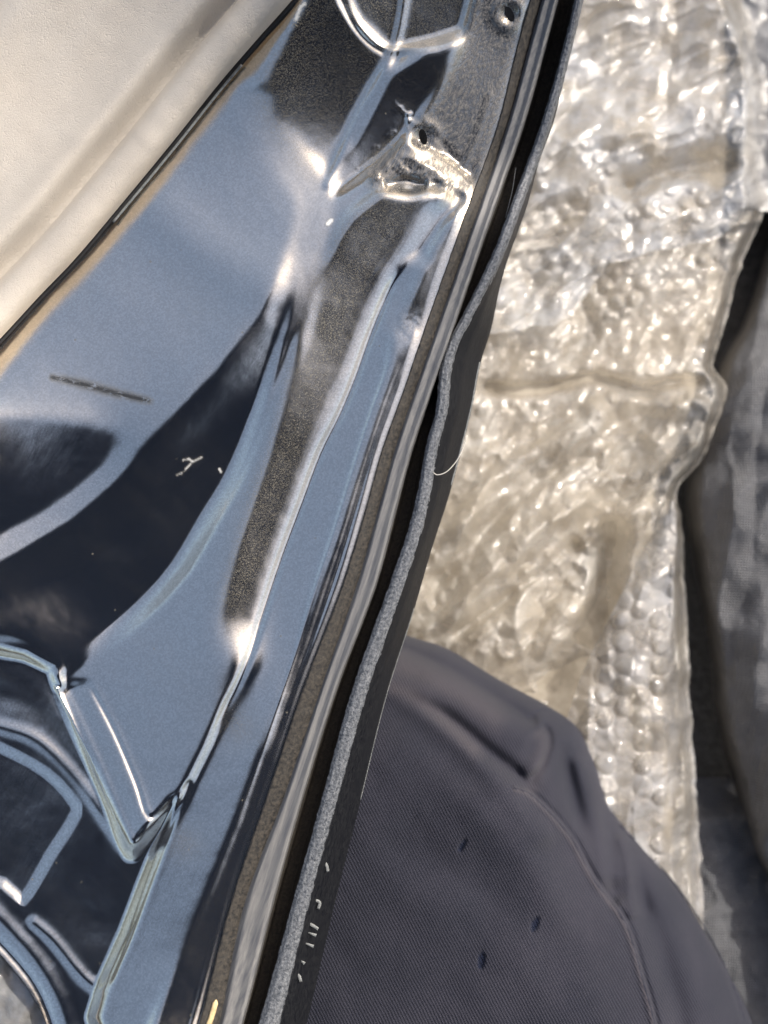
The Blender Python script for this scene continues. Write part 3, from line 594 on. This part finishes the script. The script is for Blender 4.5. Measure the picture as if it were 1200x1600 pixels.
# 1: crumpled clear film over the far end
def z1(A, B, t):
    w1 = A + 40 * fbm(A / 120, B / 120, 2, 51); w2 = B + 40 * fbm(A / 120, B / 120, 2, 52)
    c = ridged((w1 * 0.5 + w2 * 0.86) / 95, (w1 * 0.86 - w2 * 0.5) / 260, 3, 53)
    f = ridged(w1 / 60, w2 / 60, 3, 57)
    z = 0.090 + 0.018 * (c - 0.4) + 0.011 * facet((w1 * 0.5 + w2 * 0.86) / 34, (w1 * 0.86 - w2 * 0.5) / 70, 57) + 0.0042 * facet(w1 / 16, w2 / 20, 58) + 0.012 * facet((w1 * 0.4 + w2 * 0.9) / 75, (w1 * 0.9 - w2 * 0.4) / 150, 60) + 0.016 * fbm(A / 170, B / 170, 2, 58)
    z += bubbles(*P(A + 9 * fbm(A / 40, B / 40, 2, 68), B + 9 * fbm(A / 40, B / 40, 2, 69), 0.085)[:2], 0.0115, 0.0046, 0.0022, 0.2, 0.45, 3) * sstep(180, 280, B) * sstep(-0.06, 0.12, fbm(A / 60, B / 60, 2, 59))
    dd, _, _ = dist(A, B, [(985, 290), (1020, 278), (1060, 262), (1120, 250)]); z -= 0.022 * np.exp(-(dd / 20) ** 2)
    return z - 0.05 * sstep(0.92, 1, t)
tag(sheet('plastic_film', lambda v: 700 + 0 * v, lambda v: pchip(v, [-120, 0, 60, 120, 200, 300, 365, 392], [1140, 1160, 1182, 1196, 1200, 1200, 1192, 1160]), -120, 392, z1, FILM_CLEAR, 260, 300, lambda u: pchip(u, [700, 820, 895, 935, 1000, 1080, 1200], [525, 512, 492, 432, 398, 382, 360]) + 14 * fbm(u / 25, 0 * u, 3, 77)), 'crumpled clear whitish plastic film bunched over the far bubble wrap', 'plastic film')
# 2: big yellowed bubble wrap sheet
folds2 = [([(735, 598), (800, 610), (870, 604), (930, 590), (1010, 606), (1060, 596), (1120, 600)], 9, -0.010), ([(900, 640), (980, 628), (1060, 636), (1110, 622)], 16, 0.005), ([(900, 460), (920, 520), (880, 580)], 14, -0.005),
          ([(690, 850), (790, 740), (880, 690), (960, 640)], 18, 0.009), ([(660, 930), (740, 850), (820, 770), (930, 700)], 12, -0.008), ([(690, 990), (760, 900), (880, 800), (1010, 720)], 17, 0.009),
          ([(700, 1000), (800, 930), (900, 850), (985, 800)], 9, -0.006), ([(900, 850), (955, 815), (1030, 790)], 14, 0.007), ([(960, 800), (955, 870), (935, 960), (905, 1010)], 20, -0.020), ([(800, 1000), (830, 900), (900, 860)], 14, 0.006)]
def z2(A, B, t):
    w1 = A + 30 * fbm(A / 90, B / 90, 2, 61); w2 = B + 30 * fbm(A / 90, B / 90, 2, 62)
    k = sstep(620, 700, B)
    z = 0.084 + (0.008 + 0.018 * k) * facet((w1 * 0.62 + w2 * 0.78) / 85, (w1 * 0.78 - w2 * 0.62) / 190, 70) + 0.010 * fbm(A / 110, B / 110, 2, 63) + 0.010 * facet((w1 * 0.6 + w2 * 0.8) / 32, (w1 * 0.8 - w2 * 0.6) / 58, 65) * (0.5 + 0.7 * k) + 0.0036 * facet(w1 / 15, w2 / 18, 67) + 0.0012 * facet(w2 / 8 + 0.3 * w1 / 8, w1 / 9, 68)
    z += (0.003 + 0.011 * k) * (ridged((w1 * 0.6 + w2 * 0.8) / 62, (w1 * 0.8 - w2 * 0.6) / 130, 3, 64) - 0.4)
    for pts, wd, dp in folds2:
        dd, _, tt_ = dist(A, B, pts); z += 1.5 * dp * np.exp(-(dd / wd) ** 2) * sstep(0, .1, tt_) * sstep(1, .9, tt_)
    z += bubbles(*P(A + 9 * fbm(A / 40, B / 40, 2, 68), B + 9 * fbm(A / 40, B / 40, 2, 69), 0.085)[:2], 0.0115, 0.0047, 0.0032, 0.12, 0.3, 5) * (0.15 + 0.85 * sstep(-0.02, 0.16, fbm(A / 75, B / 75, 3, 66))) * (1 - 0.5 * k)
    z += 0.004 * np.exp(-((B - 374 + (A - 950) * 0.12) / 6) ** 2)
    return z - 0.03 * sstep(0.97, 1, t) - 0.012 * sstep(1000, 1080, B)
tag(sheet('bubble_wrap', lambda v: 420 + 0 * v, RIGHT, 330, 1500, z2, FILM_TAN, 330, 560), 'large yellowed creased bubble wrap sheet with a deep crosswise fold', 'bubble wrap')
# 3: greyer strip with big bubbles running down beside the trousers
LEFT3 = lambda v: pchip(v, [780, 830, 870, 960, 1040, 1200, 1400, 1700], [1042, 1020, 1000, 955, 915, 860, 760, 740])
def z3(A, B, t):
    z = 0.094 + 0.006 * fbm(A / 80, B / 80, 3, 71) - 0.045 * sstep(0.78, 1.0, t) + 0.012 * np.sin(np.clip(t, 0, 1) * math.pi)
    z += 0.007 * (ridged(A / 70, B / 110, 2, 72) - 0.4) + 0.008 * facet((A + 0.4 * B) / 30, (B - 0.4 * A) / 36, 75)
    z += bubbles(*P(A + 14 * fbm(A / 45, B / 45, 2, 73), B + 14 * fbm(A / 45, B / 45, 2, 74), 0.095)[:2], 0.0125, 0.0056, 0.0036, 0.5, 0.35, 9) * (0.35 + 0.65 * sstep(-0.1, 0.1, fbm(A / 50, B / 60, 2, 76)))
    return z
RIGHT3 = lambda v: RIGHT(v) + 2
tag(sheet('bubble_wrap', LEFT3, RIGHT3, 782, 1700, z3, FILM_GREY, 190, 440), 'greyish bubble wrap strip with plump round bubbles between trousers and black tarpaulin', 'bubble wrap')
# 4: film seen through the opening of the door
def z4(A, B, t):
    dd, sd, _ = dist(A, B, OPEN); dd = np.where(sd < 0, -dd, dd)      # lies just under the opening, sinks beneath the panel
    return Z0 + samp(Hh, A, B) - 0.010 - 0.03 * sstep(0, 40, dd) + 0.005 * fbm(A / 60, B / 60, 3, 81) + 0.006 * facet(A / 26, B / 30, 82)
tag(sheet('plastic_film', lambda v: -160 + 0 * v, lambda v: 170 + 0 * v, 1380, 1720, z4, FILM_CLEAR, 90, 90), 'white plastic film seen through the curved opening in the door', 'plastic film')

# ------------------------------------------------------------------ black tarpaulin and dark bag
LT = lambda v: pchip(v, [300, 420, 520, 560, 640, 750, 870, 1010, 1130, 1230, 1330, 1380, 1700], [1215, 1185, 1150, 1126, 1104, 1072, 1082, 1108, 1120, 1148, 1176, 1196, 1290])
def zt(A, B, t):
    w1 = A + 25 * fbm(A / 60, B / 60, 2, 93); w2 = B + 25 * fbm(A / 60, B / 60, 2, 94)
    z = 0.052 + 0.020 * sstep(0, 0.25, t) + 0.012 * fbm(A / 110, B / 80, 2, 91) + 0.014 * facet(w1 / 40, w2 / 170, 92) + 0.004 * facet(w1 / 30, w2 / 26, 99)
    return z - 0.02 * sstep(700, 380, B) - 0.04 * np.exp(-(t / 0.03) ** 2)
tag(sheet('tarpaulin', LT, lambda v: 1500 + 0 * v, 300, 1700, zt, TARP, 150, 330), 'black woven plastic tarpaulin with glossy wrinkles along the bubble wrap', 'tarpaulin')
def zb(A, B, t):
    return 0.028 + 0.012 * fbm(A / 60, B / 70, 3, 95) + 0.006 * (ridged(A / 60, B / 60, 3, 96) - 0.4) - 0.02 * sstep(1290, 1230, B)
tag(sheet('plastic_bag', lambda v: 1080 + 0 * v, lambda v: 1400 + 0 * v, 1215, 1700, zb, TARP, 90, 130), 'dark crumpled plastic bag low in the gap beside the trousers', 'bag')
def zf(A, B, t): return 0.045 + 0.010 * fbm(A / 60, B / 60, 3, 97) + 0.004 * ridged(A / 40, B / 40, 2, 98)
tag(sheet('plastic_sheet', lambda v: 1158 + 20 * fbm(v / 40, 0 * v, 2, 3), lambda v: 1400 + 0 * v, -120, 330, zf, make_simple('grey_plastic_sheet', (0.16, 0.16, 0.16), 0.35, 0, 60, 0.6, 0.5), 80, 120), 'grey crumpled plastic sheet behind the clear film', 'plastic sheet')

# ------------------------------------------------------------------ person: trousers in view, dark jacket leaning over the door
person = empty('person', 'person in faded navy knit trousers crouching with a bent knee beside the door', 'person')
OUT = [(400, 900), (520, 950), (640, 994), (700, 1014), (780, 1062), (856, 1103), (905, 1140), (932, 1200), (957, 1266), (1010, 1330), (1060, 1390), (1108, 1468), (1148, 1538), (1178, 1605), (1220, 1760), (1240, 1960)]
oa = smooth(OUT, 10)
# arc-length resample of the outline, then carry the cloth from it inwards and down
sl_ = np.r_[0, np.cumsum(np.hypot(*np.diff(oa, axis=0).T))]; S_ = np.linspace(0, sl_[-1], 520)
OU = np.interp(S_, sl_, oa[:, 0]); OV = np.interp(S_, sl_, oa[:, 1])
TU, TV = np.meshgrid(np.arange(330, 1262, 2.4), np.arange(890, 1990, 2.4))
dO_, sO_, _ = dist(TU, TV, OUT, 3)
ins = sO_ < 0
dd = np.where(ins, dO_, 0)
zt_ = 0.095 + 0.092 * np.sqrt(np.clip(1 - (1 - np.clip(dd / 330, 0, 1)) ** 2, 0, 1)) + 0.0
def fold(pts, wd, dp, fade=0.12, one=None):
    d, s, t = dist(TU, TV, pts, 4); a = np.exp(-(d / wd) ** 2)
    if one: a = np.where(s * one > 0, np.exp(-(d / (wd * 2.6)) ** 2), np.exp(-(d / (wd * 0.45)) ** 2))
    return dp * a * sstep(0, fade, t) * sstep(1, 1 - fade, t)
zt_ += fold([(560, 985), (644, 1019), (700, 1044), (762, 1081), (825, 1122), (845, 1128)], 10, -0.0055, 0.2)
zt_ += fold([(560, 1015), (650, 1050), (720, 1085), (790, 1130), (846, 1165)], 30, 0.007)
zt_ += fold([(590, 1064), (680, 1110), (720, 1138), (762, 1175), (819, 1219), (860, 1262)], 13, -0.009, 0.3)
zt_ += fold([(560, 1060), (626, 1080), (690, 1128), (750, 1190), (830, 1280), (870, 1330)], 24, 0.006)
zt_ += fold([(846, 1128), (858, 1148), (857, 1172), (844, 1202), (824, 1222)], 6, -0.004, 0.15)
zt_ += fold([(838, 1140), (846, 1168), (832, 1200), (812, 1216)], 14, 0.003, 0.2)
zt_ += fold([(876, 1150), (884, 1190), (892, 1230), (903, 1275), (915, 1320)], 13, -0.007, 0.35)
zt_ += fold([(900, 1170), (915, 1220), (936, 1280), (950, 1330), (955, 1395)], 16, 0.006)
zt_ += fold([(930, 1230), (950, 1300), (957, 1390), (970, 1420)], 12, -0.007, 0.35)
zt_ += fold([(968, 1300), (980, 1340), (985, 1400), (992, 1440)], 9, 0.004)
zt_ += fold([(996, 1340), (1006, 1400), (1012, 1450)], 12, -0.003, 0.35)
zt_ += fold([(640, 1200), (720, 1240), (800, 1300), (860, 1390), (900, 1500)], 40, 0.007, 0.4) + fold([(560, 1300), (660, 1330), (760, 1400), (820, 1500)], 46, -0.006, 0.4)
seam = [(800, 1232), (831, 1246), (887, 1306), (925, 1375), (975, 1444), (1000, 1525), (1019, 1594), (1035, 1680)]
zt_ += fold(seam, 5, 0.0016, 0.03)
zt_ += fold([(a + 7, b - 4) for a, b in seam], 3.5, -0.0022, 0.03)
zt_ += fold([(a + 40, b - 10) for a, b in seam[3:]], 22, -0.007, 0.1)
outs = [(969, 1290), (1036, 1358), (1090, 1432), (1134, 1512), (1164, 1596), (1190, 1700)]
zt_ += fold([(a - 2, b + 2) for a, b in outs], 3, -0.0016, 0.03)
zt_ += 0.004 * fbm((TU * 0.6 + TV * 0.8) / 260, (TU * 0.8 - TV * 0.6) / 70, 2, 103) + 0.005 * fbm(TU / 150, TV / 150, 3, 101) + 0.0007 * fbm(TU / 30, TV / 30, 2, 102)
door_under = Z0 - 0.056
under = sstep(120, 20, TU - O_(TV))                   # cloth squeezed flat where the door lies on the knee
zt_ = np.minimum(zt_, door_under - 0.012 * under)
tear_dark = np.zeros(TU.shape)  # small tears: dark insides painted on, slightly dented
for cx, cy, rx, ry, an in ((722, 1321, 4, 12, -0.5), (836, 1444, 6, 13, -0.35), (752, 1500, 6, 14, -0.1)):
    dx, dy = TU - cx, TV - cy; c, s = math.cos(an), math.sin(an)
    rr = np.hypot((dx * c - dy * s) / rx, (dx * s + dy * c) / ry) + 0.5 * fbm(TU / 5, TV / 5, 2, 5)
    tear_dark = np.maximum(tear_dark, sstep(1.2, 0.75, rr)); zt_ -= 0.0014 * sstep(1.3, 0.6, rr)
fold_tone = fold([(838, 1140), (850, 1165), (838, 1215), (825, 1240)], 12, 0.22, 0.05) + fold([(600, 1072), (640, 1085), (700, 1130), (760, 1190)], 12, 0.35) + fold([(560, 1015), (650, 1050), (720, 1085), (800, 1138)], 20, 0.3) + fold(seam, 4, 0.35, 0.02)  # paler tone along fold crests, flap and seam
# move vertices just outside onto the outline so that the cloth edge is clean, and drop it to the ground
kx, ky = OU, OV
shift = (~ins) & (dO_ < 2.6)
qU, qV = TU.copy(), TV.copy()
idx = np.argwhere(shift)
for a, b in idx:
    j = np.argmin((OU - TU[a, b]) ** 2 + (OV - TV[a, b]) ** 2); qU[a, b] = OU[j]; qV[a, b] = OV[j]
X, Y, Z = P(qU, qV, zt_)
trs = gridmesh('trousers', X, Y, Z, KNIT, person, {'fold_tone': fold_tone, 'tear_dark': tear_dark}, ins | shift)
# the side of the leg that turns under, down to the ground
dn = np.linspace(0, 1, 14)
x0, y0, z0_ = P(OU, OV, 0.095 + 0.005 * fbm(OU / 150, OV / 150, 3, 101))
cx_, cy_, _ = P(np.array(760.0), np.array(1500.0), 0.1)
SX = x0[:, None] + (cx_ - x0)[:, None] * (0.30 * dn ** 1.5)[None]; SY = y0[:, None] + (cy_ - y0)[:, None] * (0.30 * dn ** 1.5)[None]
SZ = 0.094 * (1 - dn)[None] + 0.002 + 0 * SX
gridmesh('trouser_side', SX, SY, SZ, KNIT, person)
for nm, pts in (('seam', outs), ('seam', [(a + 2, b - 1) for a, b in seam]), ('seam', [(822, 1121), (840, 1110), (858, 1108)])):
    q = smooth(pts, 8)
    ix = np.clip(((q[:, 0] - 330) / 2.4).round().astype(int), 0, TU.shape[1] - 1); iy = np.clip(((q[:, 1] - 890) / 2.4).round().astype(int), 0, TU.shape[0] - 1)
    x, y, z = P(q[:, 0], q[:, 1], zt_[iy, ix] + 0.0001); tube(nm, np.stack([x, y, z], -1), 0.0004, SEAMT, trs, 6, 0.7)
# upper body: leans over the door behind the lens; its dark cloth is what the flat paint mirrors
import bmesh
bm = bmesh.new()
def ball(p, r, sc=(1, 1, 1)):
    m = bmesh.ops.create_icosphere(bm, subdivisions=3, radius=r)
    for v_ in m['verts']: v_.co = Vector((v_.co.x * sc[0] + p[0], v_.co.y * sc[1] + p[1], v_.co.z * sc[2] + p[2]))
def limb(a, b, ra, rb, n=8):
    for i in range(n + 1):
        t = i / n; ball([a[k] * (1 - t) + b[k] * t for k in range(3)], ra * (1 - t) + rb * t)
limb((0.0, -0.62, 0.22), (0.0, -0.50, 0.55), 0.17, 0.19); limb((0, -0.50, 0.55), (0, -0.28, 0.86), 0.19, 0.15)
limb((-0.22, -0.24, 0.88), (0.22, -0.24, 0.88), 0.12, 0.12); limb((0, -0.22, 0.90), (0, -0.12, 0.98), 0.10, 0.10, 3)
ball((0, -0.06, 1.02), 0.165, (0.98, 1.05, 1.0)); limb((-0.10, -0.08, 0.78), (0.10, -0.08, 0.78), 0.05, 0.05)
limb((-0.23, -0.23, 0.87), (-0.35, -0.20, 0.73), 0.105, 0.095); limb((-0.35, -0.20, 0.73), (-0.09, -0.08, 0.78), 0.09, 0.05)
limb((0.23, -0.23, 0.87), (0.22, -0.36, 0.66), 0.09, 0.06); limb((0.22, -0.36, 0.66), (0.09, -0.08, 0.78), 0.055, 0.045)
limb((-0.05, -0.30, 0.78), (-0.24, -0.26, 0.76), 0.15, 0.11)
for s in (-1, 1):
    limb((0.12 * s, -0.60, 0.20), (0.20 * s, -0.42, 0.12), 0.10, 0.085)
me = bpy.data.meshes.new('jacket'); bm.to_mesh(me); bm.free(); me.materials.append(JACKET)
jk = bpy.data.objects.new('jacket', me); COL.objects.link(jk); jk.parent = person
md = jk.modifiers.new('remesh', 'REMESH'); md.mode = 'VOXEL'; md.voxel_size = 0.014; md.use_smooth_shade = True
